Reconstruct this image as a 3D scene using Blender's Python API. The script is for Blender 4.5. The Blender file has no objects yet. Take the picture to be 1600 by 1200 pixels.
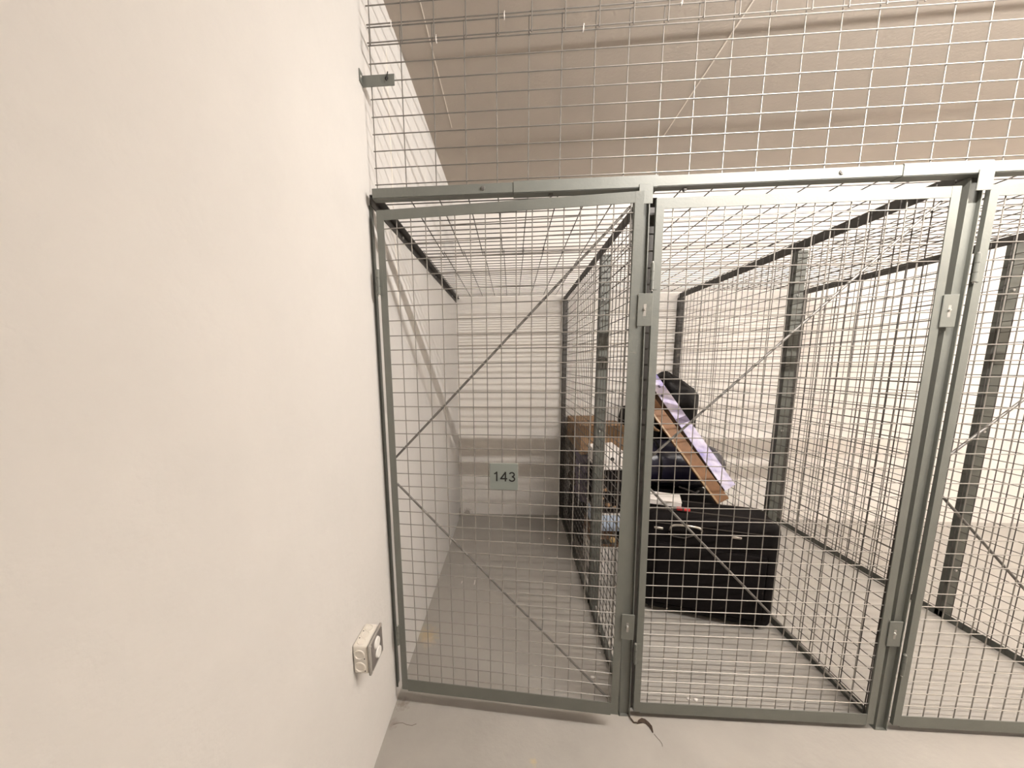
import bpy, bmesh, math, random
from mathutils import Vector, Matrix, Euler
random.seed(7)
C = bpy.context.scene.collection
PI = math.pi

# ---------------------------------------------------------------- camera, world, lights, exposure
F_PX, PPX, PPY = 532.33, 765.15, 650.57
def cam_matrix():
    rz = Matrix.Rotation(0.06522, 3, 'Z'); rx = Matrix.Rotation(-0.14703, 3, 'X'); ry = Matrix.Rotation(0.010427, 3, 'Y')
    M = rz @ rx @ ry
    r, f, u = M.col[0], M.col[1], M.col[2]
    m = Matrix(((r.x, u.x, -f.x), (r.y, u.y, -f.y), (r.z, u.z, -f.z))).to_4x4()
    m.translation = Vector((0.4756, -1.20326, 1.36621))
    return m
cd = bpy.data.cameras.new('camera')
cam = bpy.data.objects.new('camera', cd); C.objects.link(cam)
cd.sensor_fit = 'HORIZONTAL'; cd.sensor_width = 36.0
cd.lens = F_PX / 1600.0 * 36.0
cd.shift_x = (800 - PPX) / 1600.0
cd.shift_y = (PPY - 600) / 1600.0
cd.clip_start = 0.01
cam.matrix_world = cam_matrix()
bpy.context.scene.camera = cam

w = bpy.data.worlds.new('world'); bpy.context.scene.world = w
w.use_nodes = True
w.node_tree.nodes['Background'].inputs[0].default_value = (0.9, 0.85, 0.8, 1)
w.node_tree.nodes['Background'].inputs[1].default_value = 0.02

def area(name, loc, direction, sx, sy, energy, col):
    l = bpy.data.lights.new(name, 'AREA'); l.shape = 'RECTANGLE'; l.size = sx; l.size_y = sy
    l.energy = energy; l.color = col
    o = bpy.data.objects.new(name, l); C.objects.link(o)
    d = Vector(direction).normalized()
    o.location = loc
    x = Vector((1, 0, 0)); z = -d; y = z.cross(x).normalized(); x = y.cross(z)
    o.rotation_euler = Matrix((x, y, z)).transposed().to_euler()
    return o
WARM = (1.0, 0.945, 0.895)
# fluorescent tube hung under the ceiling along the cage fronts, lighting up and down
def tube_light(name, x, y, z, ln, down, up):
    area(name + '_down', (x, y, z), (0, 0.90, -0.44), ln, 0.010, down, WARM)
    area(name + '_up', (x, y, z + 0.002), (0, 0.3, 1), ln, 0.010, up, WARM)
tube_light('corridor_tube_near', 1.95, -0.80, 2.47, 1.7, 44.0, 1.5)
tube_light('corridor_fill_row', 3.95, -0.80, 2.47, 3.4, 3.0, 110.0)  # added fill, aimed mostly up for ambient bounce off the ceiling
# added fill light, out of view above the far end of the cage row
area('far_ceiling_fill', (5.3, 0.5, 2.70), (-0.35, 0, -1), 1.0, 1.6, 62.0, WARM)

vs = bpy.context.scene.view_settings
vs.view_transform = 'Standard'; vs.look = 'None'; vs.gamma = 1.0; vs.use_curve_mapping = False
vs.exposure = 0.84

# ---------------------------------------------------------------- materials
def srgb(r, g, b):
    f = lambda c: (c/255/12.92) if c/255 <= 0.04045 else ((c/255+0.055)/1.055)**2.4
    return (f(r), f(g), f(b), 1)

def mat(name, col, rough=0.6, metal=0.0, noise=0.0, nscale=20, bump=0.0, bscale=60, col2=None, spots=None, spec=0.5, coord='Object'):
    m = bpy.data.materials.new(name); m.use_nodes = True
    nt = m.node_tree; N = nt.nodes; L = nt.links
    b = N['Principled BSDF']
    b.inputs['Roughness'].default_value = rough; b.inputs['Metallic'].default_value = metal
    b.inputs['Specular IOR Level'].default_value = spec
    tc = N.new('ShaderNodeTexCoord')
    base = None
    if noise > 0:
        nz = N.new('ShaderNodeTexNoise'); nz.inputs['Scale'].default_value = nscale; nz.inputs['Detail'].default_value = 6
        nz.inputs['Roughness'].default_value = 0.65
        L.new(tc.outputs[coord], nz.inputs['Vector'])
        rp = N.new('ShaderNodeMapRange'); rp.inputs['From Min'].default_value = 0.3; rp.inputs['From Max'].default_value = 0.7
        L.new(nz.outputs['Fac'], rp.inputs['Value'])
        mx = N.new('ShaderNodeMix'); mx.data_type = 'RGBA'
        c2 = col2 if col2 else tuple(c*(1-noise) for c in col[:3]) + (1,)
        mx.inputs[6].default_value = col; mx.inputs[7].default_value = c2
        L.new(rp.outputs['Result'], mx.inputs[0])
        base = mx.outputs[2]
    if spots:
        # stains: (x, y, z, radius, colour, strength, breakup scale)
        for (sx, sy, sz, rad, sc, st, bs) in spots:
            vm = N.new('ShaderNodeVectorMath'); vm.operation = 'DISTANCE'
            vm.inputs[1].default_value = (sx, sy, sz); L.new(tc.outputs[coord], vm.inputs[0])
            nz2 = N.new('ShaderNodeTexNoise'); nz2.inputs['Scale'].default_value = bs; nz2.inputs['Detail'].default_value = 5
            L.new(tc.outputs[coord], nz2.inputs['Vector'])
            ad = N.new('ShaderNodeMath'); ad.operation = 'MULTIPLY_ADD'
            L.new(nz2.outputs['Fac'], ad.inputs[0]); ad.inputs[1].default_value = rad*1.6; 
            L.new(vm.outputs['Value'], ad.inputs[2])
            mr = N.new('ShaderNodeMapRange'); mr.inputs['From Min'].default_value = rad*0.9; mr.inputs['From Max'].default_value = rad*1.6
            mr.inputs['To Min'].default_value = st; mr.inputs['To Max'].default_value = 0
            L.new(ad.outputs[0], mr.inputs['Value'])
            mx = N.new('ShaderNodeMix'); mx.data_type = 'RGBA'
            if base is None: mx.inputs[6].default_value = col
            else: L.new(base, mx.inputs[6])
            mx.inputs[7].default_value = sc
            L.new(mr.outputs['Result'], mx.inputs[0]); base = mx.outputs[2]
    if base is None: b.inputs['Base Color'].default_value = col
    else: L.new(base, b.inputs['Base Color'])
    if bump > 0:
        nb = N.new('ShaderNodeTexNoise'); nb.inputs['Scale'].default_value = bscale; nb.inputs['Detail'].default_value = 4
        L.new(tc.outputs[coord], nb.inputs['Vector'])
        bp = N.new('ShaderNodeBump'); bp.inputs['Strength'].default_value = bump; bp.inputs['Distance'].default_value = 0.01
        L.new(nb.outputs['Fac'], bp.inputs['Height']); L.new(bp.outputs['Normal'], b.inputs['Normal'])
    return m

M_wall = mat('plaster_wall', (0.67, 0.65, 0.622, 1), 0.85, noise=0.05, nscale=3.5, bump=0.2, bscale=36, spec=0.2,
             spots=[(0, 1.74, 0.02, 0.10, (0.18, 0.14, 0.10, 1), 0.75, 45), (0.03, 0.33, 0.0, 0.05, (0.45, 0.34, 0.18, 1), 0.6, 40),
                    (0.0, 0.02, 0.0, 0.035, (0.45, 0.36, 0.26, 1), 0.5, 60)])
M_back = mat('plaster_back_wall', (0.81, 0.775, 0.73, 1), 0.85, noise=0.05, nscale=3, bump=0.2, bscale=40, spec=0.2,
             spots=[(0.06, 1.79, 0.01, 0.06, (0.2, 0.16, 0.12, 1), 0.7, 60)])
M_ceil = mat('ceiling_concrete', (0.475, 0.418, 0.36, 1), 0.9, noise=0.06, nscale=5, bump=0.12, bscale=90, spec=0.2)
M_floor = mat('painted_floor', (0.40, 0.378, 0.345, 1), 0.5, noise=0.12, nscale=4, bump=0.10, bscale=55, spec=0.4,
              spots=[(0.04, 0.34, 0, 0.09, (0.50, 0.39, 0.22, 1), 0.7, 30), (0.06, 0.30, 0, 0.05, (0.55, 0.47, 0.36, 1), 0.6, 40),
                     (0.03, -0.02, 0, 0.04, (0.16, 0.13, 0.10, 1), 0.6, 70), (0.96, -0.03, 0, 0.04, (0.42, 0.36, 0.28, 1), 0.5, 60),
                     (0.55, -0.20, 0, 0.02, (0.52, 0.42, 0.22, 1), 0.6, 80), (0.015, -0.10, 0, 0.03, (0.2, 0.16, 0.13, 1), 0.5, 80)])
M_frame = mat('grey_green_painted_steel', (0.18, 0.186, 0.165, 1), 0.5, metal=0.1, noise=0.12, nscale=12, bump=0.05, bscale=140)
M_steel_shade = mat('shaded_grey_steel', (0.055, 0.050, 0.044, 1), 0.5, metal=0.1, noise=0.2, nscale=10)  # shade on the inner rails and back posts is put into this colour
M_mid = mat('dull_grey_steel', (0.12, 0.125, 0.108, 1), 0.5, metal=0.1, noise=0.25, nscale=7)
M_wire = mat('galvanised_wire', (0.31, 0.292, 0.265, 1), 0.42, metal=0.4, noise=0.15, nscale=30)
M_wire_shade = mat('shaded_galvanised_wire', (0.115, 0.105, 0.095, 1), 0.5, metal=0.3, noise=0.2, nscale=30)  # darker copy of the wire, with roof and partition shade in its colour
M_wire_up = mat('toned_down_wire', (0.23, 0.215, 0.195, 1), 0.45, metal=0.4, noise=0.15, nscale=30)  # upper mesh wire, colour lowered to offset the strong lamplight there
M_rod = mat('galvanised_rod', (0.21, 0.20, 0.185, 1), 0.42, metal=0.4, noise=0.15, nscale=25)
M_bolt = mat('bright_zinc', (0.62, 0.61, 0.58, 1), 0.3, metal=0.8)
M_dark = mat('dark_recess', (0.03, 0.028, 0.025, 1), 0.7)
M_plate = mat('number_plate_grey', (0.235, 0.26, 0.24, 1), 0.5)
M_ink = mat('black_print', (0.008, 0.008, 0.008, 1), 0.5)
M_ivory = mat('ivory_plastic', (0.80, 0.755, 0.68, 1), 0.45, noise=0.03, nscale=20)
M_white = mat('white_plastic', (0.84, 0.82, 0.78, 1), 0.4)
M_lid = mat('grey_lid_plastic', (0.33, 0.31, 0.28, 1), 0.45)
M_lid_in = mat('dark_lid_window', (0.16, 0.14, 0.13, 1), 0.3)
M_black = mat('black_fabric', (0.007, 0.005, 0.005, 1), 0.8, noise=0.3, nscale=60, bump=0.3, bscale=220, spec=0.18)
M_blackp = mat('black_plastic_film', (0.005, 0.004, 0.004, 1), 0.5, bump=0.5, bscale=25, spec=0.18)
M_navy = mat('navy_glossy_fabric', (0.012, 0.010, 0.026, 1), 0.32, noise=0.3, nscale=12, bump=0.35, bscale=18)
M_pipe = mat('dark_piping', (0.045, 0.036, 0.03, 1), 0.45)
M_chrome = mat('worn_chrome', (0.62, 0.58, 0.52, 1), 0.25, metal=0.9)
M_red = mat('red_fabric', (0.55, 0.03, 0.035, 1), 0.5)
M_lav = mat('lavender_print', (0.74, 0.69, 0.76, 1), 0.4, noise=0.6, nscale=7, col2=(0.22, 0.19, 0.44, 1))
M_wood = mat('brown_wood', (0.26, 0.12, 0.045, 1), 0.55, noise=0.35, nscale=14)
M_carton = mat('dark_brown_carton', (0.10, 0.052, 0.026, 1), 0.7, noise=0.3, nscale=14)
M_card = mat('cardboard', (0.33, 0.20, 0.105, 1), 0.8, noise=0.12, nscale=10)
M_tape = mat('packing_tape', (0.40, 0.27, 0.15, 1), 0.35)
M_paper = mat('white_card', (0.80, 0.76, 0.72, 1), 0.6)
M_blue = mat('pale_blue_plastic', (0.55, 0.64, 0.78, 1), 0.4, noise=0.2, nscale=18)
M_wicker = mat('brown_wicker', (0.24, 0.14, 0.08, 1), 0.7, noise=0.4, nscale=70)
M_purple = mat('grey_purple_cloth', (0.17, 0.14, 0.21, 1), 0.85, noise=0.3, nscale=18, bump=0.4, bscale=30)
M_olive = mat('olive_brown_cloth', (0.10, 0.075, 0.045, 1), 0.85, noise=0.3, nscale=20)
M_ochre = mat('ochre_ball', (0.62, 0.42, 0.18, 1), 0.45)
M_leaf = mat('dry_leaf', (0.07, 0.045, 0.03, 1), 0.8, noise=0.4, nscale=60)
M_hair = mat('dark_fibre', (0.10, 0.07, 0.05, 1), 0.8)
M_thread = mat('pale_seam', (0.78, 0.72, 0.64, 1), 0.8)

# ---------------------------------------------------------------- mesh helpers
def new(): return bmesh.new()
def box(bm, lo, hi):
    vs_ = [bm.verts.new((x, y, z)) for z in (lo[2], hi[2]) for y in (lo[1], hi[1]) for x in (lo[0], hi[0])]
    for f in ((0,2,3,1), (4,5,7,6), (0,1,5,4), (2,6,7,3), (0,4,6,2), (1,3,7,5)):
        bm.faces.new([vs_[i] for i in f])
    return vs_
def rbox(bm, lo, hi, r, seg=3):
    t = bmesh.new(); box(t, lo, hi)
    bmesh.ops.bevel(t, geom=t.edges[:] + t.verts[:], offset=r, segments=seg, profile=0.5, affect='EDGES')
    me = bpy.data.meshes.new('t'); t.to_mesh(me); t.free(); bm.from_mesh(me); bpy.data.meshes.remove(me)
def ext(bm, poly, axis, a, b):
    """extrude a 2D polygon along axis; poly coords: x->(y,z) y->(x,z) z->(x,y)"""
    def P(p, t):
        return {'x': (t, p[0], p[1]), 'y': (p[0], t, p[1]), 'z': (p[0], p[1], t)}[axis]
    A = [bm.verts.new(P(p, a)) for p in poly]; B = [bm.verts.new(P(p, b)) for p in poly]
    n = len(poly)
    bm.faces.new(A); bm.faces.new(B[::-1])
    for i in range(n): bm.faces.new((A[i], B[i], B[(i+1) % n], A[(i+1) % n]))
def tube(bm, pts, r, n=6, caps=True):
    pts = [Vector(p) for p in pts]; rings = []
    up = None
    for i, p in enumerate(pts):
        t = (pts[min(i+1, len(pts)-1)] - pts[max(i-1, 0)]).normalized()
        if up is None:
            up = Vector((0, 0, 1)) if abs(t.z) < 0.9 else Vector((1, 0, 0))
        u = (up - t*up.dot(t)).normalized(); v = t.cross(u); up = u
        rr = r[i] if isinstance(r, (list, tuple)) else r
        rings.append([bm.verts.new(p + (u*math.cos(2*PI*k/n) + v*math.sin(2*PI*k/n))*rr) for k in range(n)])
    for a, b in zip(rings, rings[1:]):
        for k in range(n): bm.faces.new((a[k], a[(k+1) % n], b[(k+1) % n], b[k]))
    if caps: bm.faces.new(rings[0][::-1]); bm.faces.new(rings[-1])
def disc(bm, c, axis, r, h, n=20, r2=None):
    c = Vector(c); ax = {'x': Vector((1,0,0)), 'y': Vector((0,1,0)), 'z': Vector((0,0,1))}[axis]
    tube(bm, [c, c + ax*h], [r, r if r2 is None else r2], n)
def ring(bm, c, axis, R, r, n=24, m=6):
    c = Vector(c); u, v = {'x': (Vector((0,1,0)), Vector((0,0,1))), 'y': (Vector((1,0,0)), Vector((0,0,1))), 'z': (Vector((1,0,0)), Vector((0,1,0)))}[axis]
    wv = u.cross(v); R_ = []
    for i in range(n):
        d = u*math.cos(2*PI*i/n) + v*math.sin(2*PI*i/n)
        R_.append([bm.verts.new(c + d*(R + r*math.cos(2*PI*k/m)) + wv*r*math.sin(2*PI*k/m)) for k in range(m)])
    for i in range(n):
        a, b = R_[i], R_[(i+1) % n]
        for k in range(m): bm.faces.new((a[k], b[k], b[(k+1) % m], a[(k+1) % m]))
def obj(name, bm, m, parent=None, smooth=False, off=None):
    if off is not None: bmesh.ops.translate(bm, verts=bm.verts[:], vec=-Vector(off))
    bmesh.ops.recalc_face_normals(bm, faces=bm.faces[:])
    me = bpy.data.meshes.new(name); bm.to_mesh(me); bm.free(); me.materials.append(m)
    if smooth:
        for p in me.polygons: p.use_smooth = True
        me.set_sharp_from_angle(angle=math.radians(50))
    o = bpy.data.objects.new(name, me); C.objects.link(o)
    if parent: o.parent = parent
    return o
def thing(name, label, cat, loc=(0, 0, 0), rot=(0, 0, 0), group=None):
    o = bpy.data.objects.new(name, None); C.objects.link(o)
    o.empty_display_size = 0.1
    o.location = loc; o.rotation_euler = rot; o['label'] = label; o['category'] = cat
    if group: o['group'] = group
    return o
def tag(o, label, cat, group=None):
    o['label'] = label; o['category'] = cat
    if group: o['group'] = group
    return o
def struct(name, bm, m):
    o = obj(name, bm, m); o['kind'] = 'structure'; return o
def shear(o_bm, k, z0=0.0):
    for v in o_bm.verts: v.co.x -= k*(v.co.z - z0)
def jig(s): return random.uniform(-s, s)

# ---------------------------------------------------------------- room
DEP, CEIL, XR, YF = 1.80, 2.717, 6.0, -2.7
bm = new(); box(bm, (-0.2, YF-0.2, -0.2), (XR+0.2, DEP+0.2, 0)); struct('floor', bm, M_floor)
bm = new(); box(bm, (-0.2, YF-0.2, CEIL), (XR+0.2, DEP+0.2, CEIL+0.2)); struct('ceiling', bm, M_ceil)
bm = new(); box(bm, (-0.2, YF-0.2, 0), (0, DEP+0.2, CEIL)); struct('wall_left', bm, M_wall)
bm = new(); box(bm, (0, DEP, 0), (XR, DEP+0.2, CEIL)); struct('wall_back', bm, M_back)
bm = new(); box(bm, (XR, YF-0.2, 0), (XR+0.2, DEP+0.2, CEIL)); struct('wall_right', bm, M_wall)
bm = new(); box(bm, (0, YF-0.2, 0), (XR, YF, CEIL)); struct('wall_front', bm, M_wall)
# formwork seams in the ceiling and a plaster seam down the left wall
bm = new(); box(bm, (0.1335, -1.2, CEIL-0.0015), (0.137, 0.95, CEIL+0.001)); struct('trim_1', bm, M_thread)
bm = new(); box(bm, (1.382, -0.2, CEIL-0.0015), (1.388, 1.12, CEIL+0.001)); struct('trim_2', bm, M_thread)
bm = new()
tube(bm, [(0.0, 0.255+jig(.004), 2.56-0.05*i) for i in range(20)], 0.0022, 5); struct('trim_3', bm, M_thread)

# ---------------------------------------------------------------- wire panels
RW = 0.0018
def wires(bm, us, vs_, u0, u1, v0, v1, P, dv=0.0032, r=RW, wob=0.0008):
    """us: positions of the wires running along v, vs_: positions of the wires running along u; P(u, v, depth) -> point"""
    for u in us:
        a = u + jig(wob); k = jig(wob)
        tube(bm, [P(a, v0, dv), P(a + k, (v0+v1)/2, dv), P(u + jig(wob), v1, dv)], r, 6)
    for v in vs_:
        a = v + jig(wob); k = jig(wob)
        tube(bm, [P(u0, a, 0), P((u0+u1)/2, a + k, 0), P(u1, v + jig(wob), 0)], r, 6)

# upper wall mesh above the beam: two overlapping sheets
TX, TZ = 0.0296, 2.4138
t = thing('upper_mesh_panel', 'wide wire mesh sheet standing on the top beam, lower of the two overlapping sheets', 'mesh panel', (0, 0, 1.93), group=None)
bm = new()
wires(bm, [TX+0.1*i for i in range(29)], [TZ-0.05*r for r in range(0, 10)], TX-0.004, 2.85, 1.936, TZ+0.004, lambda u, v, d: (u, d, v))
obj('wire_mesh', bm, M_wire_up, t, True, (0, 0, 1.93))
t = thing('upper_mesh_panel', 'wire mesh sheet just under the ceiling, lapped over the sheet below', 'mesh panel', (0, 0, 2.36))
bm = new()
wires(bm, [TX+0.008+0.1*i for i in range(29)], [2.3715+0.0497*r for r in range(0, 7)], TX-0.004, 2.85, 2.364, CEIL-0.001,
      lambda u, v, d: (u, -0.0045-d, v + 0.004*(u-0.7)))
obj('wire_mesh', bm, M_wire_up, t, True, (0, 0, 2.36))
for (x, z) in ((0.105, 2.4145), (0.244, 2.366), (0.454, 2.4145), (0.691, 2.366), (0.974, 2.4145)):
    t = thing('wire_clip', 'small bright clip tying the two overlapping mesh sheets', 'clip', (x, -0.002, z), group='clips on the mesh overlap')
    bm = new()
    n = 14
    pts = [(x + jig(.0005), -0.002 + 0.0065*math.cos(2*PI*i/n), z + 0.0070*math.sin(2*PI*i/n)) for i in range(n+1)]
    tube(bm, pts, 0.0013, 6); obj('loop', bm, M_paper, t, True, (x, -0.002, z))
    bm = new(); tube(bm, [(x, -0.008, z+0.002), (x+0.001, -0.010, z+0.008)], 0.0010, 6); obj('tail', bm, M_paper, t, True, (x, -0.002, z))

# ---------------------------------------------------------------- top beam
BZ0, BZ1 = 1.905, 1.936
def beam_piece(x0, x1, g=0.0):
    bm = new()
    ext(bm, [(-0.036-g, BZ0-g), (-0.004+g, BZ0-g), (-0.004+g, BZ1+g), (-0.036-g, BZ1+g)], 'x', x0, x1)
    bmesh.ops.bevel(bm, geom=[e for e in bm.edges if abs(e.verts[0].co.x-e.verts[1].co.x) > 0.05], offset=0.0018, segments=2, affect='EDGES')
    return bm
t = thing('top_beam', 'long grey steel beam across the cage fronts above the doors', 'beam', (0.026, -0.020, BZ0))
off = (0.026, -0.020, BZ0)
obj('rail', beam_piece(0.026, 2.85), M_frame, t, True, off)
o = obj('splice_sleeve', beam_piece(0.482, 0.922, 0.0022), M_frame, t, True, off)
o = obj('splice_sleeve', beam_piece(1.62, 1.86, 0.0022), M_frame, t, True, off)
for (x, face) in ((0.385, 1), (0.60, 0), (1.01, 0), (1.45, 1), (2.0, 0)):
    bm = new()
    if face:
        disc(bm, (x, -0.0362, 1.922), 'y', 0.0075, -0.003, 14, 0.006); disc(bm, (x, -0.0392, 1.922), 'y', 0.004, -0.0015, 6)
    else:
        disc(bm, (x, -0.020, BZ0-0.0022), 'z', 0.0075, -0.005, 6); disc(bm, (x, -0.020, BZ0-0.007), 'z', 0.0035, -0.006, 10)
    obj('bolt', bm, M_rod, t, True, off)
# dark end bracket that joins the beam to the rail along the wall
# ---------------------------------------------------------------- jamb and wall rail (left wall)
t = thing('wall_jamb', 'slim dark grey steel jamb fixed to the left wall beside door 143', 'jamb', (0.0, 0, 0))
bm = new(); ext(bm, [(0.0005, -0.004), (0.008, -0.004), (0.008, -0.001), (0.0035, -0.001), (0.0035, 0.026), (0.0005, 0.026)], 'z', 0.06, 1.90); obj('angle_bar', bm, M_mid, t)
t = thing('wall_rail', 'steel angle rail in a shade-darkened colour along the left wall carrying the cage roof', 'rail', (0, 0.9, 1.905))
bm = new(); ext(bm, [(0.0005, 1.905), (0.0035, 1.905), (0.0035, 1.934), (0.032, 1.934), (0.032, 1.937), (0.0005, 1.937)], 'y', 0.006, 1.795)
obj('angle_bar', bm, M_steel_shade, t, False, (0, 0.9, 1.905))
for y in (0.35, 1.0, 1.6):
    bm = new(); disc(bm, (0.0035, y, 1.92), 'x', 0.006, 0.004, 6); obj('bolt', bm, M_bolt, t, False, (0, 0.9, 1.905))

# ---------------------------------------------------------------- front posts (open channel)
def front_post(x0, x1, label, k, ztop):
    t = thing('front_post', label, 'post', ((x0+x1)/2, 0, 0))
    off = ((x0+x1)/2, 0, 0)
    bm = new()
    ext(bm, [(x0, -0.022), (x0+0.003, -0.022), (x0+0.003, -0.012), (x1-0.003, -0.012), (x1-0.003, -0.022), (x1, -0.022), (x1, 0.016), (x0, 0.016)], 'z', 0.0, ztop)
    shear(bm, k); obj('channel', bm, M_frame, t, False, off)
    bm = new(); box(bm, (x0, 0.0165, 0.0), (x1+0.036, 0.0195, 1.896)); shear(bm, k); obj('gap_shade_strip', bm, M_steel_shade, t, False, off)  # added strip behind the gap, coloured dark to read as shade
    bm = new(); rbox(bm, (x0-0.001, -0.0405, ztop-0.045), (x1+0.001, -0.0385, ztop+0.012), 0.001, 1)
    shear(bm, k); obj('head_plate', bm, M_frame, t, False, off)
    bm = new(); box(bm, (x0-0.002, -0.022, 0.0), (x1+0.002, 0.014, 0.003)); obj('foot_plate', bm, M_frame, t, False, off)
    return t
front_post(0.897, 0.937, 'grey steel channel post between door 143 and the luggage cage door', 0.0155, 1.9005)
front_post(1.835, 1.875, 'grey steel channel post right of the luggage cage door', 0.006, 1.9005)

# ---------------------------------------------------------------- partitions
def partition(x, label, ys_front, ys_back, mid_y):
    t = thing('mesh_partition', label, 'partition', (x, 0.9, 0))
    off = (x, 0.9, 0)
    bm = new(); ext(bm, [(x-0.003, 1.897), (x, 1.897), (x, 1.933), (x+0.03, 1.933), (x+0.03, 1.937), (x-0.003, 1.937)], 'y', 0.014, 1.798); obj('top_rail', bm, M_steel_shade, t, False, off)
    bm = new(); ext(bm, [(x-0.003, 0.0), (x+0.03, 0.0), (x+0.03, 0.003), (x, 0.003), (x, 0.035), (x-0.003, 0.035)], 'y', 0.014, 1.798); obj('bottom_rail', bm, M_mid, t, False, off)
    bm = new(); ext(bm, [(x-0.003, mid_y), (x+0.042, mid_y), (x+0.042, mid_y+0.003), (x, mid_y+0.003), (x, mid_y+0.036), (x-0.003, mid_y+0.036)], 'z', 0.003, 1.9)
    shear(bm, 0.0); mp = obj('mid_post', bm, M_mid, t, False, off)
    for z in (0.28, 1.02, 1.69):
        bm = new(); disc(bm, (x+0.016, mid_y, z), 'y', 0.006, -0.004, 6); b_ = obj('bolt', bm, M_bolt, mp, False, off)
    bm = new(); ext(bm, [(x-0.018, 1.76), (x+0.022, 1.76), (x+0.022, 1.763), (x-0.015, 1.763), (x-0.015, 1.798), (x-0.018, 1.798)], 'z', 0.003, 1.9)
    obj('back_post', bm, M_steel_shade, t, False, off)
    bm = new()
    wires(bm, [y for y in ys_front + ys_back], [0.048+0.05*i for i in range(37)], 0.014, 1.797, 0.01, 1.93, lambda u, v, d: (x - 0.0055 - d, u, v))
    obj('wire_mesh', bm, M_wire_shade, t, True, off)
    return t
yf = [0.0123+0.05*i for i in range(13)]; yb = [0.6875+0.05*i for i in range(23)]
partition(0.921, 'wire mesh partition between the empty cage 143 and the luggage cage', yf, yb, 0.60)
partition(1.852, 'wire mesh partition on the far side of the stored luggage', [y+0.02 for y in yf], [y+0.012 for y in yb], 0.62)
partition(2.785, 'rightmost wire mesh partition, beyond the empty right-hand cage', yf, yb, 0.60)

# ---------------------------------------------------------------- roof meshes
def roof(x0, x1, y0, y1, ys, xs, label, z, tilt=0.0):
    t = thing('roof_mesh_panel', label, 'mesh panel', ((x0+x1)/2, (y0+y1)/2, z))
    bm = new()
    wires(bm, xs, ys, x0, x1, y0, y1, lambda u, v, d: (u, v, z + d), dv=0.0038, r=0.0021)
    obj('wire_mesh', bm, M_wire_shade, t, True, ((x0+x1)/2, (y0+y1)/2, z))
    return t
place = [('cage 143', 0.004, 0.952), ('the luggage cage', 0.956, 1.884), ('the right-hand empty cage', 1.888, 2.816)]
for i, (nm, a, b) in enumerate(place):
    xs = [0.122+0.1025*k for k in range(-1, 28) if a+0.004 < 0.122+0.1025*k < b-0.004]
    roof(a, b, 0.012, 0.70, [0.038+0.05*k for k in range(14)], xs, 'front half of the wire mesh roof over ' + nm, 1.9405)
    roof(a, b, 0.645, 1.796, [0.657+0.0502*k for k in range(23)], [x+0.006 for x in xs if x+0.006 < b], 'back half of the wire mesh roof over ' + nm, 1.9475)
    if i == 0:
        pass

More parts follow.
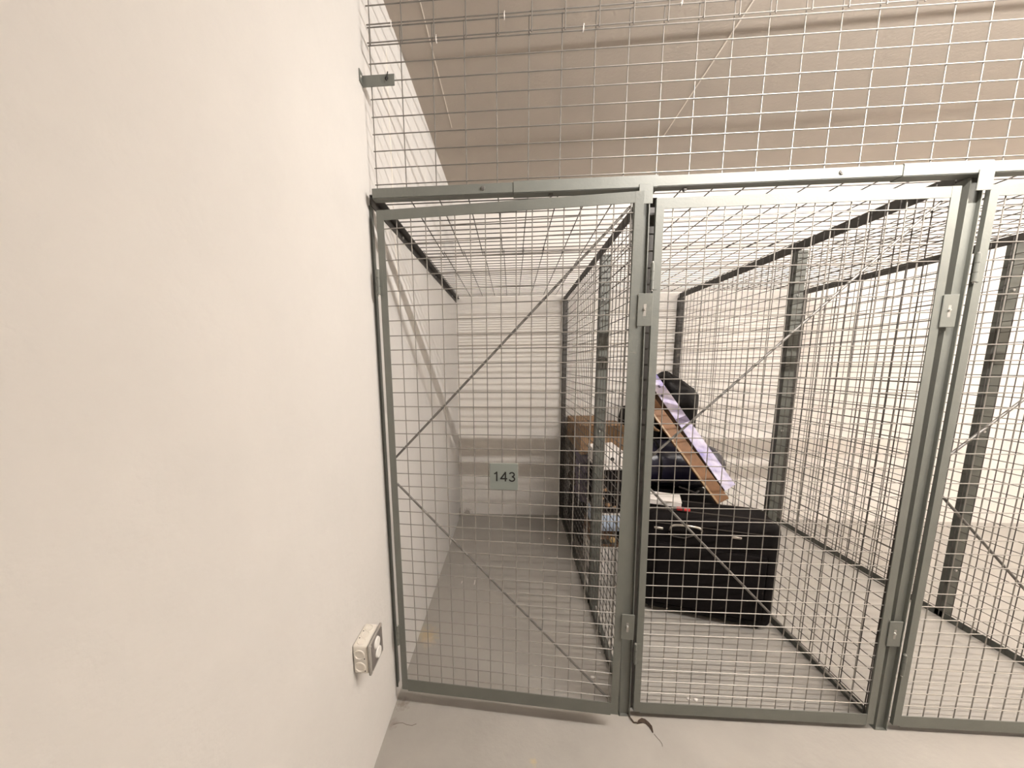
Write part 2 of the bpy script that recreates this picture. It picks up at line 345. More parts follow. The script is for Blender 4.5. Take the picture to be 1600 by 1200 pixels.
# ---------------------------------------------------------------- doors
def door(root, width, z0, z1, rail_b, first_col, pitch_x, ncol, row_top, pitch_z, nrow, plate=True, lk=(0.379, 1.485), hinge=(0.263, 1.611), sag=0.0, lean=0.0):
    """local x from the hinge stile outer edge, y into the cage, z up from the floor"""
    S = 0.024
    def fin(bm):
        for v in bm.verts:
            x, z = v.co.x, v.co.z
            v.co.x = x - lean*z; v.co.z = z - sag*x
        return bm
    def stile(xa, xb, outer):
        bm = new()
        if outer < 0: p = [(xa, 0), (xb, 0), (xb, 0.003), (xa+0.003, 0.003), (xa+0.003, 0.012), (xa, 0.012)]
        else: p = [(xa, 0), (xb, 0), (xb, 0.012), (xb-0.003, 0.012), (xb-0.003, 0.003), (xa, 0.003)]
        ext(bm, p, 'z', z0, z1); return fin(bm)
    obj('stile', stile(0, S, -1), M_frame, root)
    obj('stile', stile(width-S-0.001, width, 1), M_frame, root)
    bm = new(); ext(bm, [(0.0005, z1-0.031), (0.0035, z1-0.031), (0.0035, z1-0.003), (0.011, z1-0.003), (0.011, z1), (0.0005, z1)], 'x', S, width-S-0.001); obj('top_rail', fin(bm), M_frame, root)
    bm = new(); ext(bm, [(0.0005, z0-0.006), (0.036, z0-0.006), (0.036, z0-0.003), (0.0035, z0-0.003), (0.0035, z0+rail_b), (0.0005, z0+rail_b)], 'x', S, width-S-0.001); obj('bottom_rail', fin(bm), M_frame, root)
    bm = new()
    cols = [first_col + pitch_x*i for i in range(ncol)]; rows = [row_top - pitch_z*i for i in range(nrow)]
    wires(bm, cols, rows, 0.008, width-0.008, z0+0.012, z1-0.008, lambda u, v, d: (u, 0.0055 + d, v), r=0.0017)
    obj('wire_mesh', fin(bm), M_wire, root, True)
    zm = (z0+z1)/2
    for (za, zb) in ((1.038, z1-0.036), (0.939, z0+0.052)):
        bm = new(); tube(bm, [(0.018, 0.0145, za), (width-0.035, 0.0145, zb)], 0.0042, 8); obj('brace_rod', fin(bm), M_rod, root, True)
    for z in hinge:
        bm = new()
        hz = 0.082
        for k in range(3):
            tube(bm, [(-0.0045, -0.003, z+hz*k/3+0.0006), (-0.0045, -0.003, z+hz*(k+1)/3-0.0006)], 0.006, 12)
        box(bm, (-0.004, -0.0016, z), (0.012, -0.0001, z+hz))
        h = obj('hinge', fin(bm), M_frame, root, True)
        bm = new(); tube(bm, [(-0.0045, -0.003, z-0.004), (-0.0045, -0.003, z+hz+0.004)], 0.003, 8); obj('hinge_pin', fin(bm), M_bolt, h, True)
    for i, z in enumerate(lk):
        bm = new(); rbox(bm, (width-0.004, -0.0045, z), (width+0.040, -0.0012, z+0.098), 0.001, 1)
        lp = obj('latch_plate', fin(bm), M_frame, root)
        bm = new(); rbox(bm, (width+0.013, -0.0049, z+0.030), (width+0.021, -0.0042, z+0.066), 0.0002, 1); obj('slot', fin(bm), M_lid, lp)
        bm = new(); disc(bm, (width+0.016, -0.0048, z+0.052), 'y', 0.0045, -0.004, 12, 0.003); obj('bolt', fin(bm), M_bolt, lp, True)
    if plate:
        x, z = 0.3667, 0.9364
        bm = new(); rbox(bm, (x, -0.0045, z), (x+0.0985, -0.0005, z+0.0955), 0.0008, 1); npl = obj('number_plate', bm, M_plate, root)
        npl['label'] = 'square grey plate printed 143 in black'
        bm = new(); dx, dz, h = x+0.0125, z+0.031, 0.0345
        def ribbon(pts, wd):
            pts = [Vector((a, b)) for a, b in pts]; q = []
            for n_, p_ in enumerate(pts):
                d0 = (pts[n_]-pts[n_-1]).normalized() if n_ > 0 else None
                d1 = (pts[n_+1]-pts[n_]).normalized() if n_ < len(pts)-1 else None
                d_ = ((d0 or d1)+(d1 or d0)).normalized(); nn = Vector((-d_.y, d_.x))
                q.append((p_+nn*wd/2, p_-nn*wd/2))
            for (a, b), (c, d) in zip(q, q[1:]):
                f = [bm.verts.new((dx+p_.x*h, yy, dz+p_.y*h)) for yy in (-0.0050, -0.0046) for p_ in (a, c, d, b)]
                for idx in ((0,1,2,3), (7,6,5,4), (0,4,5,1), (1,5,6,2), (2,6,7,3), (3,7,4,0)): bm.faces.new([f[k] for k in idx])
        wd = 0.142
        ribbon([(0.36, 0.0), (0.36, 1.0)], wd); ribbon([(0.36, 0.93), (0.24, 0.83), (0.10, 0.755)], wd*0.95)           # 1
        o4 = 0.74
        ribbon([(o4+0.50, 0.0), (o4+0.50, 1.0)], wd); ribbon([(o4+0.51, 0.96), (o4+0.03, 0.285)], wd*0.95); ribbon([(o4-0.03, 0.285), (o4+0.68, 0.285)], wd*0.9)   # 4
        o3 = 1.58
        def arc(cx, cy, rx, ry, a0, a1, n_=12): return [(cx+rx*math.cos(math.radians(a0+(a1-a0)*k/n_)), cy+ry*math.sin(math.radians(a0+(a1-a0)*k/n_))) for k in range(n_+1)]
        ribbon(arc(o3+0.31, 0.735, 0.235, 0.205, 165, -88) , wd)                                     # 3, upper bowl
        ribbon(arc(o3+0.31, 0.275, 0.27, 0.225, 92, -165), wd)                                      # 3, lower bowl
        obj('digits', bm, M_ink, npl)
TH = 0.06766
hx, hy = 0.0330, -0.0278
t = thing('cage_door', 'grey wire mesh door with number plate 143, standing slightly ajar', 'door', (hx, hy, 0), (0, 0, -TH))
door(t, 0.8365, 0.077, 1.8732, 0.046, 0.0649, 0.04915, 16, 1.8163, 0.04915, 35, lk=(0.3958, 1.483), hinge=(0.2817, 1.607))
t = thing('cage_door', 'closed wire mesh door in front of the suitcases, right of door 143', 'door', (0.948, -0.027, 0))
door(t, 0.872, 0.030, 1.876, 0.040, 0.054, 0.0525, 15, 1.818, 0.0502, 36, plate=False, lk=(0.36, 1.47), hinge=(0.245, 1.603), lean=0.012, sag=0.0)
t = thing('cage_door', 'closed wire mesh door at far right, in front of the bare cage', 'door', (1.888, -0.027, 0))
door(t, 0.872, 0.030, 1.876, 0.040, 0.054, 0.0525, 15, 1.818, 0.0502, 36, plate=False, lk=(0.36, 1.47), hinge=(0.245, 1.603), lean=0.006)

# ---------------------------------------------------------------- wall bracket
t = thing('wall_bracket', 'small grey angle bracket screwed to the left wall, holding the upper mesh', 'bracket', (0, -0.005, 2.249))
off = (0, -0.005, 2.249)
bm = new(); rbox(bm, (0.0005, -0.024, 2.252), (0.0035, -0.002, 2.288), 0.0008, 1)
wp = obj('wall_leg', bm, M_frame, t, False, off)
bm = new(); disc(bm, (0.0035, -0.015, 2.270), 'x', 0.005, 0.003, 10, 0.003); obj('screw', bm, M_bolt, t, True, off)
bm = new(); rbox(bm, (0.0036, -0.0055, 2.247), (0.107, -0.0028, 2.280), 0.0008, 1); arm = obj('arm', bm, M_frame, t, False, off)
bm = new(); disc(bm, (0.082, -0.0054, 2.268), 'y', 0.0055, -0.0006, 12); obj('slot', bm, M_dark, arm, False, off)
bm = new(); tube(bm, [(0.083, -0.0115, 2.258), (0.084, -0.009, 2.266), (0.085, -0.0065, 2.276), (0.087, -0.0065, 2.285)], 0.002, 6); obj('hook_wire', bm, M_dark, arm, True, off)

# ---------------------------------------------------------------- electrical box on the left wall
X0, Y0, Y1, Z0, Z1 = 0.0005, -0.332, -0.234, 0.449, 0.549
t = thing('junction_box', 'cream plastic electrical junction box on the left wall near the floor', 'junction box', (0, -0.283, 0.449))
off = (0, -0.283, 0.449)
bm = new()
bx = [(X0, Y0+0.004, Z0+0.004, Z1-0.008, Y1-0.002), (0.047, Y0, Z0, Z1, Y1)]
rbox(bm, (X0, Y0+0.003, Z0+0.003), (0.047, Y1-0.003, Z1-0.003), 0.006, 3); hs = obj('housing', bm, M_ivory, t, True, off)
for zz in (0.476, 0.517):
    bm = new(); ring(bm, (0.021, Y0+0.003, zz), 'y', 0.0145, 0.0028, 28); disc(bm, (0.021, Y0+0.0035, zz), 'y', 0.011, -0.0012, 24); obj('knockout', bm, M_ivory, hs, True, off)
for yy in (-0.310, -0.283, -0.256):
    bm = new(); ring(bm, (0.022, yy, Z1-0.003), 'z', 0.0115, 0.0020, 24); disc(bm, (0.022, yy, Z1-0.0035), 'z', 0.0085, 0.001, 20); obj('knockout', bm, M_ivory, hs, True, off)
for (a, b) in ((0.036, 0.463), (0.036, 0.504)):
    bm = new(); disc(bm, (a, Y0+0.0031, b), 'y', 0.002, -0.0004, 10); obj('hole', bm, M_dark, hs, False, off)
for yy in (-0.298, -0.270):
    bm = new(); disc(bm, (0.010, yy, Z1-0.0031), 'z', 0.002, 0.0004, 10); obj('hole', bm, M_dark, hs, False, off)
bm = new(); rbox(bm, (0.0475, Y0, Z0), (0.0555, Y1, Z1), 0.003, 2); ld = obj('lid', bm, M_lid, t, True, off)
bm = new(); rbox(bm, (0.0556, Y0+0.010, Z0+0.010), (0.0564, Y1-0.006, Z1-0.006), 0.0003, 1); obj('lid_window', bm, M_lid_in, ld, False, off)
for (yy, zz) in ((-0.285, 0.521), (-0.279, 0.484)):
    bm = new(); disc(bm, (0.0565, yy, zz), 'x', 0.018, 0.005, 28, 0.016); obj('round_cap', bm, M_white, ld, True, off)
for (yy, zz) in ((Y0+0.007, Z1-0.007), (Y1-0.007, Z0+0.007), (Y1-0.007, Z1-0.007), (Y0+0.007, Z0+0.007)):
    bm = new(); disc(bm, (0.0556, yy, zz), 'x', 0.0035, 0.0015, 12); obj('screw', bm, M_bolt, ld, True, off)

# ---------------------------------------------------------------- litter on the floor
def zfix(pts, r): return [(x, y, r) for x, y in pts]
t = thing('dry_debris', 'dark shrivelled leaf strip on the floor below the post', 'debris', (0.985, -0.05, 0))
off = (0.985, -0.05, 0)
bm = new(); tube(bm, [(0.930, -0.012, 0.003), (0.936, -0.030, 0.004), (0.943, -0.047, 0.004), (0.955, -0.048, 0.005)], [0.0012, 0.0022, 0.0028, 0.002], 6); obj('stalk', bm, M_leaf, t, True, off)
bm = new()
pa = [(0.955, -0.048), (0.965, -0.036), (0.978, -0.031), (0.990, -0.034), (1.000, -0.045), (1.006, -0.060), (1.004, -0.078)]
pb = [(0.955, -0.050), (0.968, -0.047), (0.979, -0.045), (0.988, -0.048), (0.995, -0.058), (0.999, -0.068), (1.001, -0.080)]
va = [(bm.verts.new((x, y, 0.004+random.random()*.006)), bm.verts.new((x, y, 0.0008))) for x, y in pa]
vb = [(bm.verts.new((x, y, 0.002+random.random()*.004)), bm.verts.new((x, y, 0.0006))) for x, y in pb]
for i in range(len(pa)-1):
    bm.faces.new((va[i][0], va[i+1][0], vb[i+1][0], vb[i][0])); bm.faces.new((va[i][1], vb[i][1], vb[i+1][1], va[i+1][1]))
    bm.faces.new((va[i][0], va[i][1], va[i+1][1], va[i+1][0])); bm.faces.new((vb[i][0], vb[i+1][0], vb[i+1][1], vb[i][1]))
bm.faces.new((va[0][0], vb[0][0], vb[0][1], va[0][1])); bm.faces.new((va[-1][0], va[-1][1], vb[-1][1], vb[-1][0]))
obj('blade', bm, M_leaf, t, False, off)
bm = new(); tube(bm, zfix([(1.005, -0.083), (1.011, -0.096), (1.017, -0.105), (1.020, -0.116), (1.018, -0.124)], 0.0007), 0.0007, 5)
tag(obj('fibre', bm, M_hair), 'fine dark fibre on the floor right after the leaf strip', 'fibre')
bm = new(); tube(bm, zfix([(0.018, -0.104), (0.032, -0.098), (0.052, -0.095), (0.070, -0.101), (0.092, -0.103), (0.107, -0.096)], 0.0007), 0.0007, 5)
tag(obj('fibre', bm, M_hair), 'thin curved hair on the floor beside the left wall', 'fibre')
def scrap(name, x, y, r, label):
    bm = new()
    bmesh.ops.create_icosphere(bm, subdivisions=2, radius=r)
    for v in bm.verts: v.co = Vector((v.co.x*(1.3+jig(.3)), v.co.y*(1+jig(.3)), max(0.0, (v.co.z+r*0.6))*0.7))
    bmesh.ops.translate(bm, verts=bm.verts[:], vec=(x, y, 0))
    tag(obj(name, bm, M_paper, None, True), label, 'scrap')
scrap('paper_scrap', 0.831, 0.141, 0.007, 'white paper crumb on the floor inside door 143')
scrap('paper_scrap', 0.909-0.012, 0.277, 0.003, 'tiny white crumb near the foot of the first partition')
scrap('paper_scrap', 1.200, 0.062, 0.006, 'left of two white crumbs behind the luggage cage door')
scrap('paper_scrap', 1.228, 0.060, 0.0065, 'right of two white crumbs behind the luggage cage door')
bm = new(); tube(bm, zfix([(0.157, 0.786), (0.158, 0.775), (0.157, 0.765)], 0.0025), 0.0025, 5); tag(obj('paper_scrap', bm, M_paper), 'left white sliver standing out on the floor of cage 143', 'scrap')
bm = new(); tube(bm, zfix([(0.239, 0.800), (0.240, 0.775), (0.239, 0.755)], 0.003), 0.003, 5); tag(obj('paper_scrap', bm, M_paper), 'longer white sliver lying right of the first sliver on the cage floor', 'scrap')
scrap('paper_scrap', 0.772, 1.359, 0.006, 'pale crumb on the cage floor by the back of the partition')

# ---------------------------------------------------------------- luggage cage contents
def soft(bm, lo, hi, r, seg=4, crease=0.004, sub=2):
    """rounded soft box with slight random dents"""
    t_ = bmesh.new(); box(t_, lo, hi)
    bmesh.ops.subdivide_edges(t_, edges=t_.edges[:], cuts=3, use_grid_fill=True)
    c = (Vector(lo)+Vector(hi))/2; h = (Vector(hi)-Vector(lo))/2
    for v in t_.verts:
        d = v.co - c
        q = Vector([max(-h[i]+r, min(h[i]-r, d[i])) for i in range(3)])
        e = d - q
        if e.length > 1e-6: e = e.normalized()*r
        v.co = c + q + e + Vector((jig(crease), jig(crease), jig(crease)*0.5))
        if v.co.z < lo[2]: v.co.z = lo[2]
    me = bpy.data.meshes.new('t'); t_.to_mesh(me); t_.free(); bm.from_mesh(me); bpy.data.meshes.remove(me)
def add_sub(o, lv=2):
    m = o.modifiers.new('sub', 'SUBSURF'); m.levels = lv; m.render_levels = lv
    for p in o.data.polygons: p.use_smooth = True

# the big black suitcase lying on its side (local frame: x along its length, y into the cage)
def suitcase(loc, rz, L, Dp, H, label, front=True):
    t = thing('suitcase', label, 'suitcase', loc, (0, 0, rz))
    bm = new(); rbox(bm, (0, 0, 0.012), (L, Dp, H), 0.055, 5); obj('shell', bm, M_black, t, True)
    for yy in (0.055, Dp-0.055):
        bm = new(); r = 0.055; pts = []
        for (cx, cz, a0) in ((L-r, H-r, 0), (r, H-r, 90), (r, 0.012+r, 180), (L-r, 0.012+r, 270)):
            for k in range(6):
                a = math.radians(a0 + 90*k/5); pts.append((cx + (r+.001)*math.cos(a), yy, cz + (r+.001)*math.sin(a)))
        pts.append(pts[0]); tube(bm, pts, 0.004, 6); obj('piping', bm, M_pipe, t, True)
    bm = new(); tube(bm, [(0.05, -0.001, H-0.055), (L-0.05, -0.001, H-0.055)], 0.003, 6); obj('zip', bm, M_pipe, t, True)
    if front:
        bm = new(); rbox(bm, (0.06, -0.018, 0.07), (L-0.06, 0.004, H-0.16), 0.016, 3); obj('front_pocket', bm, M_black, t, True)
        # arched carry handle on the upper front edge
        bm = new(); pts = []
        for k in range(15):
            a = PI*k/14; pts.append((0.192-0.072*math.cos(a), -0.014-0.024*math.sin(a)**0.6, H-0.078+0.040*math.sin(a)**0.5))
        tube(bm, [(pts[0][0], 0.004, pts[0][2]-0.012)] + pts + [(pts[-1][0], 0.004, pts[-1][2]-0.012)], 0.0065, 8); hd = obj('handle', bm, M_chrome, t, True)
        hd['label'] = 'worn silver carry handle'
        bm = new(); tube(bm, [(0.115, -0.006, H-0.105), (0.14, -0.010, H-0.118), (0.19, -0.010, H-0.120), (0.235, -0.006, H-0.100)], 0.0035, 6); obj('pull_strap', bm, M_pipe, t, True)
        for xx in (0.045, 0.40):
            bm = new(); rbox(bm, (xx, -0.006, H-0.092), (xx+0.045, 0.003, H-0.078), 0.003, 1); obj('badge', bm, M_chrome, t, True)
        for xx in (0.07, L-0.13):
            for k in range(5):
                pass
    for xx in (0.06, L-0.06):
        for yy in (0.05, Dp-0.05):
            bm = new(); disc(bm, (xx, yy, 0.0), 'z', 0.014, 0.016, 14); obj('foot', bm, M_pipe, t, True)
    return t
SX, SY, SA = 1.195, 0.585, -0.262
suitcase((SX, SY, 0), SA, 0.62, 0.26, 0.585, 'large black suitcase on its side on the floor, with silver handle')
def sloc(x, y, z):   # point in the suitcase's frame -> world
    c, s = math.cos(SA), math.sin(SA)
    return (SX + c*x - s*y, SY + s*x + c*y, z)
# red strap roll on top
p = sloc(0.185, 0.05, 0.5912)
t = thing('luggage_strap', 'short red luggage strap lying on the black suitcase', 'strap', p, (0, 0, SA))
bm = new(); rbox(bm, (-0.03, -0.012, 0), (0.035, 0.012, 0.016), 0.006, 3); obj('webbing', bm, M_red, t, True)
bm = new(); rbox(bm, (-0.004, -0.0135, 0.0005), (0.004, 0.0135, 0.0175), 0.001, 1); obj('buckle', bm, M_pipe, t, False)
# white flat box on top of the suitcase
p = sloc(0.02, 0.10, 0.5912)
t = thing('flat_box', 'flat white cardboard box lying on the left end of the black suitcase', 'box', p, (0, 0, SA-0.1))
bm = new(); rbox(bm, (0, 0, 0), (0.165, 0.13, 0.024), 0.002, 1); obj('tray', bm, M_paper, t)
bm = new(); rbox(bm, (-0.002, -0.002, 0.0245), (0.167, 0.132, 0.030), 0.002, 1); obj('lid', bm, M_paper, t)

# second black case behind, carrying the duffel
t = thing('suitcase', 'plain black suitcase standing behind the silver-handled one', 'suitcase', (1.20, 0.90, 0))
bm = new(); soft(bm, (0, 0, 0.0), (0.60, 0.27, 0.57), 0.05, crease=0.0); o = obj('shell', bm, M_black, t, True); add_sub(o)
bm = new(); tube(bm, [(0.22, -0.004, 0.47), (0.23, -0.03, 0.50), (0.33, -0.03, 0.50), (0.34, -0.004, 0.47)], 0.008, 8); obj('handle', bm, M_pipe, t, True)
# navy duffel bag
t = thing('duffel_bag', 'glossy navy duffel bag lying on the plain black suitcase', 'bag', (1.22, 1.02, 0.57))
bm = new()
pts, rad = [], []
for k in range(13):
    u = k/12; pts.append((0.58*u, 0.02*math.sin(u*5), 0.152)); rad.append(0.152*(1-0.55*abs(2*u-1)**5))
tube(bm, pts, rad, 20)
for v in bm.verts:
    a = math.atan2(v.co.z-0.152, v.co.y)
    s = 1 + 0.018*math.sin(v.co.x*70 + 2*a) + jig(0.006)
    v.co.y *= s; v.co.z = 0.152 + (v.co.z-0.152)*s
    if v.co.z < 0.004: v.co.z = 0.004
obj('body', bm, M_navy, t, True)
for xx in (0.17, 0.41):
    bm = new(); n = 20
    pts = [(xx, 0.158*math.cos(PI*0.0+2*PI*i/n)*1.0+0.008, 0.157+0.158*math.sin(2*PI*i/n)) for i in range(n+1)]
    pts = [(x, y, max(z, 0.006)) for x, y, z in pts]
    tube(bm, pts, 0.007, 6); obj('strap', bm, M_blackp, t, True)
bm = new(); tube(bm, [(0.05, -0.145, 0.10), (0.12, -0.160, 0.088), (0.20, -0.162, 0.085), (0.26, -0.160, 0.088)], 0.0025, 6); obj('zip', bm, M_pipe, t, True)
bm = new(); rbox(bm, (0.445, -0.175, 0.02), (0.50, -0.160, 0.055), 0.003, 1); lb = obj('luggage_label', bm, M_paper, t, True); lb['label'] = 'white luggage label with a red corner'
bm = new(); rbox(bm, (0.468, -0.1775, 0.036), (0.496, -0.1752, 0.054), 0.0006, 1); obj('red_patch', bm, M_red, lb, True)
bm = new(); tube(bm, [(0.28, -0.15, 0.05), (0.31, -0.185, 0.045), (0.36, -0.19, 0.025), (0.39, -0.160, 0.03)], 0.007, 8); obj('grab_handle', bm, M_pipe, t, True)
# black backpack on the duffel, behind
t = thing('backpack', 'dark backpack with a pale strap standing behind the navy duffel', 'bag', (1.285, 1.30, 0))
bm = new(); soft(bm, (0, 0, 0.0), (0.20, 0.22, 1.06), 0.06, crease=0.008); o = obj('body', bm, M_black, t, True); add_sub(o)
bm = new(); soft(bm, (0.02, -0.05, 0.55), (0.18, 0.03, 0.95), 0.035, crease=0.004); o = obj('front_pocket', bm, M_black, t, True); add_sub(o)
bm = new(); tube(bm, [(0.165, -0.056, 1.00), (0.155, -0.075, 0.975), (0.165, -0.088, 0.94), (0.19, -0.088, 0.915), (0.225, -0.072, 0.90)], [0.008, 0.013, 0.015, 0.013, 0.008], 8); o = obj('strap', bm, M_tape, t, True); o['label'] = 'pale tan strap'

# tall black bin bag at the back
t = thing('bin_bag', 'tall crumpled black plastic bag with a pointed corner behind the slanted box', 'bag', (1.672, 1.37, 0))
bm = new()
bmesh.ops.create_uvsphere(bm, u_segments=28, v_segments=24, radius=1)
for v in bm.verts:
    x, y, z = v.co
    zz = (z+1)/2
    sx = 0.152*(0.9 + 0.12*math.sin(zz*9)); sy = 0.15
    s = 1 + 0.05*math.sin(7*math.atan2(y, x)+zz*11) + jig(0.03)
    k = (1-abs(z)**6)
    r_ = math.sqrt(max(0, 1-min(1, abs(z))**8))
    d = math.hypot(x, y)
    nx, ny = (x/d, y/d) if d > 1e-6 else (0, 0)
    h = 1.27 + jig(0.01)
    v.co = Vector((nx*sx*r_*s*min(1, d*2.2), ny*sy*r_*s*min(1, d*2.2), max(0, zz*h)))
for v in bm.verts:                       # pull the top left corner up into a point
    if v.co.z > 1.12:
        v.co.z += 0.10*max(0, (0.10 - v.co.x)/0.25); v.co.x -= 0.06*max(0, (v.co.z-1.15)/0.15)
obj('film', bm, M_blackp, t, True)
# ---- slanted lavender box and brown plank, leaning
def leaning(name, label, cat, A, B, wid, thick, roll=0.0):
    A = Vector(A); B = Vector(B); d = (B-A); Ln = d.length; d.normalize()
    yv = Vector((0, 1, 0)); n = (yv - d*yv.dot(d)).normalized(); s = d.cross(n)
    R = Matrix((d, n, s)).transposed() @ Matrix.Rotation(roll, 3, 'X')      # local x along, y into the cage, z across
    t = thing(name, label, cat, A, R.to_euler())
    return t, Ln
A, B = (1.716, 0.735, 0.668), (1.338, 1.105, 1.36)
t, Ln = leaning('long_box', 'long lavender printed box leaning diagonally over the bags', 'box', A, B, 0.1, 0.05, math.radians(38))
bm = new(); rbox(bm, (0, 0, -0.055), (Ln, 0.004, 0.055), 0.001, 1); obj('printed_lid', bm, M_lav, t)
bm = new(); rbox(bm, (0.002, 0.0045, -0.053), (Ln-0.002, 0.05, 0.053), 0.002, 1); o = obj('carton', bm, M_carton, t); o['label'] = 'brown carton under the lavender lid'
for (u, v, r) in ((Ln-0.17, 0.0, 0.011), (Ln-0.235, 0.03, 0.011)):
    bm = new(); disc(bm, (u, -0.0002, v), 'y', r, -0.0006, 16); obj('printed_dot', bm, M_purple, t)
bm = new(); box(bm, (Ln-0.44, -0.0008, -0.054), (Ln-0.40, -0.0002, 0.054)); obj('printed_band', bm, M_purple, t)
A2, B2 = (1.628, 0.645, 0.622), (1.258, 0.995, 1.25)
t, Ln = leaning('wooden_plank', 'brown wooden plank leaning parallel under the lavender box', 'plank', A2, B2, 0.06, 0.02)
bm = new(); rbox(bm, (0, 0, -0.034), (Ln, 0.022, 0.034), 0.002, 1); obj('board', bm, M_wood, t)
bm = new(); rbox(bm, (0.0, -0.004, 0.024), (Ln, -0.0002, 0.034), 0.001, 1); obj('edge_strip', bm, M_tape, t)

# ---- stack along the partition, front column
bx0, bx1, by0, by1 = 0.985, 1.150, 0.845, 1.130
t = thing('storage_crate', 'white ribbed plastic crate on the floor at the bottom of the stack', 'crate', (bx0, by0, 0))
off = (bx0, by0, 0)
bm = new(); box(bm, (bx0+0.004, by0+0.004, 0), (bx1-0.004, by1-0.004, 0.006))
for a, b in (((bx0+.003, by0+.003), (bx1-.003, by0+.006)), ((bx0+.003, by1-.006), (bx1-.003, by1-.003)), ((bx0+.003, by0+.0065), (bx0+.006, by1-.0065)), ((bx1-.006, by0+.0065), (bx1-.003, by1-.0065))):
    box(bm, (a[0], a[1], 0.006), (b[0], b[1], 0.23))
for k in range(9):
    xx = bx0+0.012+k*0.0175; box(bm, (xx, by0-0.002, 0.01), (xx+0.007, by0+0.004, 0.225))
for k in range(14):
    yy = by0+0.012+k*0.02; box(bm, (bx0-0.001, yy, 0.01), (bx0+0.004, yy+0.008, 0.225))
obj('body', bm, M_paper, t, False, off)
bm = new()
for a, b in (((bx0-.003, by0-.003), (bx1+.003, by0+.006)), ((bx0-.003, by1-.006), (bx1+.003, by1+.003)), ((bx0-.003, by0+.0065), (bx0+.006, by1-.0065)), ((bx1-.006, by0+.0065), (bx1+.003, by1-.0065))):
    rbox(bm, (a[0], a[1], 0.231), (b[0], b[1], 0.246), 0.002, 1)
obj('rim', bm, M_wicker, t, False, off)
t = thing('wicker_tray', 'brown wicker tray set back on the white ribbed crate', 'tray', (bx0+.01, by0+.05, 0.247)); off = (bx0+.01, by0+.05, 0.247)
bm = new(); rbox(bm, (bx0+0.006, by0+0.05, 0.247), (bx1-0.006, by1-0.006, 0.322), 0.006, 2); obj('basket', bm, M_wicker, t, False, off)
bm = new(); rbox(bm, (bx0+0.004, by0+0.048, 0.323), (bx1-0.004, by1-0.004, 0.332), 0.003, 2); obj('rim', bm, M_olive, t, False, off)
bm = new(); bmesh.ops.create_uvsphere(bm, u_segments=20, v_segments=14, radius=0.019); bmesh.ops.translate(bm, verts=bm.verts[:], vec=(1.112, by0+0.018, 0.2655))
tag(obj('ball', bm, M_ochre, None, True), 'small ochre ball on the front rim of the white crate', 'ball')
t = thing('plastic_box', 'pale blue plastic box stacked above the wicker tray', 'box', (1.0, by0, 0.333)); off = (1.0, by0, 0.333)
bm = new(); rbox(bm, (1.0, by0+0.0, 0.333), (1.152, by1-0.02, 0.440), 0.005, 2); obj('body', bm, M_blue, t, True, off)
bm = new(); rbox(bm, (0.997, by0-0.003, 0.4405), (1.155, by1-0.017, 0.452), 0.002, 1); o = obj('lid', bm, M_paper, t, False, off); o['label'] = 'white lid'
t = thing('wire_crate', 'black crate with odds and ends between the pale blue and white boxes', 'crate', (0.99, by0, 0.4525)); off = (0.99, by0, 0.4525)
bm = new(); rbox(bm, (1.000, by0+0.010, 0.456), (1.150, by1-0.01, 0.722), 0.004, 1); obj('liner', bm, M_black, t, False, off)
bm = new()
for z in (0.4555, 0.52, 0.59, 0.66, 0.7275): 
    tube(bm, [(0.998, by0+0.005, z), (1.152, by0+0.005, z)], 0.0025, 6)
    tube(bm, [(0.996, by0+0.005, z), (0.996, by1-0.005, z)], 0.0025, 6)
for k in range(6):
    xx = 1.0+0.03*k; tube(bm, [(xx, by0+0.0035, 0.4555), (xx, by0+0.0035, 0.727)], 0.002, 6)
obj('wire_basket', bm, M_pipe, t, True, off)
for i, (x, z, r, m) in enumerate(((1.055, 0.60, 0.014, M_card), (1.075, 0.505, 0.018, M_card), (1.115, 0.49, 0.011, M_tape), (1.035, 0.545, 0.010, M_tape), (1.125, 0.66, 0.012, M_wicker), (1.045, 0.685, 0.012, M_olive))):
    bm = new(); bmesh.ops.create_icosphere(bm, subdivisions=2, radius=r)
    for v in bm.verts: v.co = Vector((v.co.x*1.2, v.co.y*0.4, v.co.z*(0.9+jig(.2))))
    bmesh.ops.translate(bm, verts=bm.verts[:], vec=(x, by0+0.0085, z)); obj('oddment', bm, m, t, True, off)
t = thing('carton', 'white carton with a dark hole on top of the front stack', 'box', (0.992, by0, 0.7315)); off = (0.992, by0, 0.7315)
bm = new(); rbox(bm, (0.995, by0-0.005, 0.7315), (1.152, by1-0.02, 0.832), 0.003, 1); obj('body', bm, M_paper, t, False, off)
bm = new(); disc(bm, (1.083, by0-0.005, 0.800), 'y', 0.012, -0.0008, 16); obj('hand_hole', bm, M_dark, t, False, off)
bm = new(); 
box(bm, (0.995, by0-0.0045, 0.8325), (1.07, by1-0.02, 0.835)); box(bm, (1.073, by0-0.0045, 0.8325), (1.152, by1-0.02, 0.835))
for v in bm.verts:
    if v.co.x > 1.1: v.co.z += 0.010
obj('flap', bm, M_paper, t, False, off)
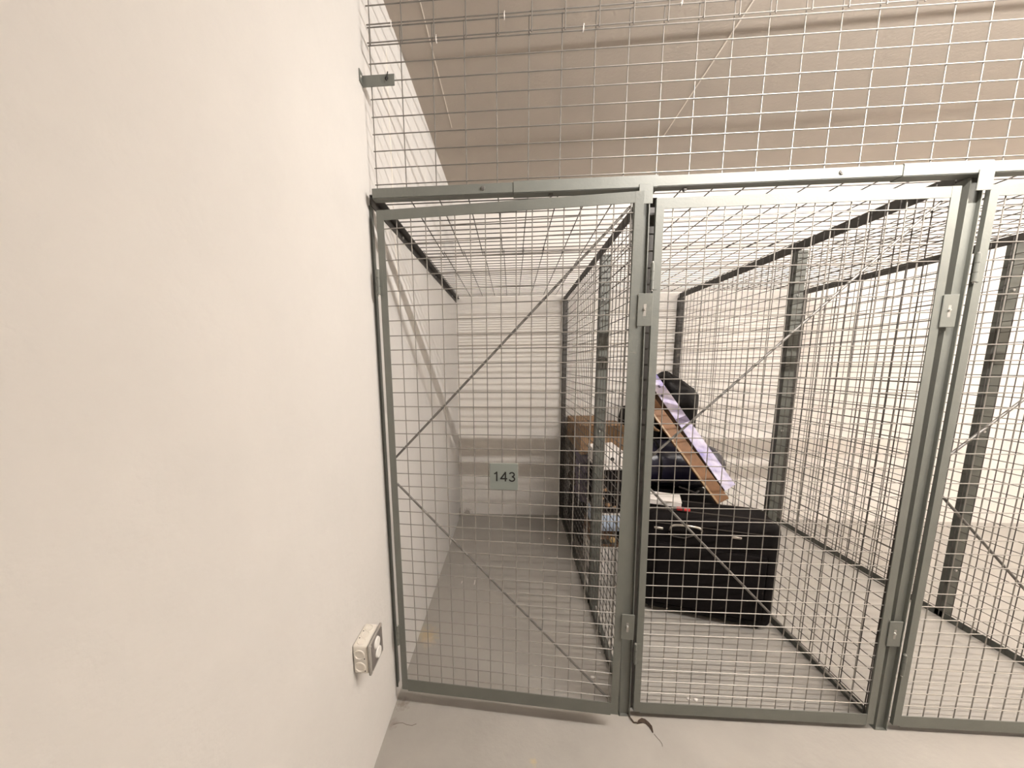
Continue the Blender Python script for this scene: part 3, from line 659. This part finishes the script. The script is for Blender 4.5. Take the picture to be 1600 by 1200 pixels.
# ---- back column
t = thing('holdall', 'black holdall on the floor under the purple blanket', 'bag', (0.965, 1.17, 0)); 
bm = new(); soft(bm, (0, 0, 0), (0.20, 0.60, 0.36), 0.05, crease=0.003); o = obj('body', bm, M_black, t, True); add_sub(o)
for yy in (0.17, 0.43):
    bm = new(); tube(bm, [(-0.006, yy, 0.02), (-0.008, yy, 0.18), (0.0, yy, 0.335), (0.02, yy, 0.356)], 0.005, 6); obj('strap', bm, M_pipe, t, True)
t = thing('folded_blanket', 'grey purple folded blanket on the black holdall by the partition', 'blanket', (0.965, 1.18, 0.364))
for k in range(5):
    bm = new(); soft(bm, (0.004*(k % 2), 0.004*(k % 3), 0.0735*k), (0.21-0.004*(k % 2), 0.30, 0.0735*(k+1)-0.001), 0.030, crease=0.002); o = obj('fold', bm, M_purple, t, True); add_sub(o)
bm = new(); box(bm, (-0.004, 0.02, -0.02), (-0.0005, 0.035, 0.30)); box(bm, (-0.004, 0.005, -0.026), (-0.0005, 0.05, -0.0205)); o = obj('tie_strip', bm, M_paper, t); o['label'] = 'white tie strip'
t = thing('folded_blanket', 'olive brown folded blanket behind the purple one', 'blanket', (0.965, 1.50, 0.364))
for k in range(4):
    bm = new(); soft(bm, (0.004*(k % 2), 0, 0.092*k), (0.21, 0.27, 0.092*(k+1)-0.001), 0.035, crease=0.002); o = obj('fold', bm, M_olive, t, True); add_sub(o)
def carton(loc, sx, sy, sz, label):
    t = thing('cardboard_box', label, 'box', loc)
    bm = new(); rbox(bm, (0, 0, 0), (sx, sy, sz), 0.003, 1); obj('body', bm, M_card, t)
    bm = new(); box(bm, (sx/2-0.025, -0.0006, sz*0.45), (sx/2+0.025, -0.0001, sz)); box(bm, (sx/2-0.025, -0.0006, sz+0.0001), (sx/2+0.025, sy, sz+0.0007)); obj('tape', bm, M_tape, t)
    bm = new(); box(bm, (0.001, 0.001, sz+0.0008), (sx-0.001, sy/2-0.001, sz+0.0035)); box(bm, (0.001, sy/2+0.001, sz+0.0008), (sx-0.001, sy-0.001, sz+0.0035)); obj('flap', bm, M_card, t)
carton((0.96, 1.195, 0.7335), 0.31, 0.24, 0.205, 'brown cardboard box on the purple blanket')
carton((0.96, 1.51, 0.7335), 0.235, 0.255, 0.195, 'lower brown cardboard box on the olive blanket at the back')
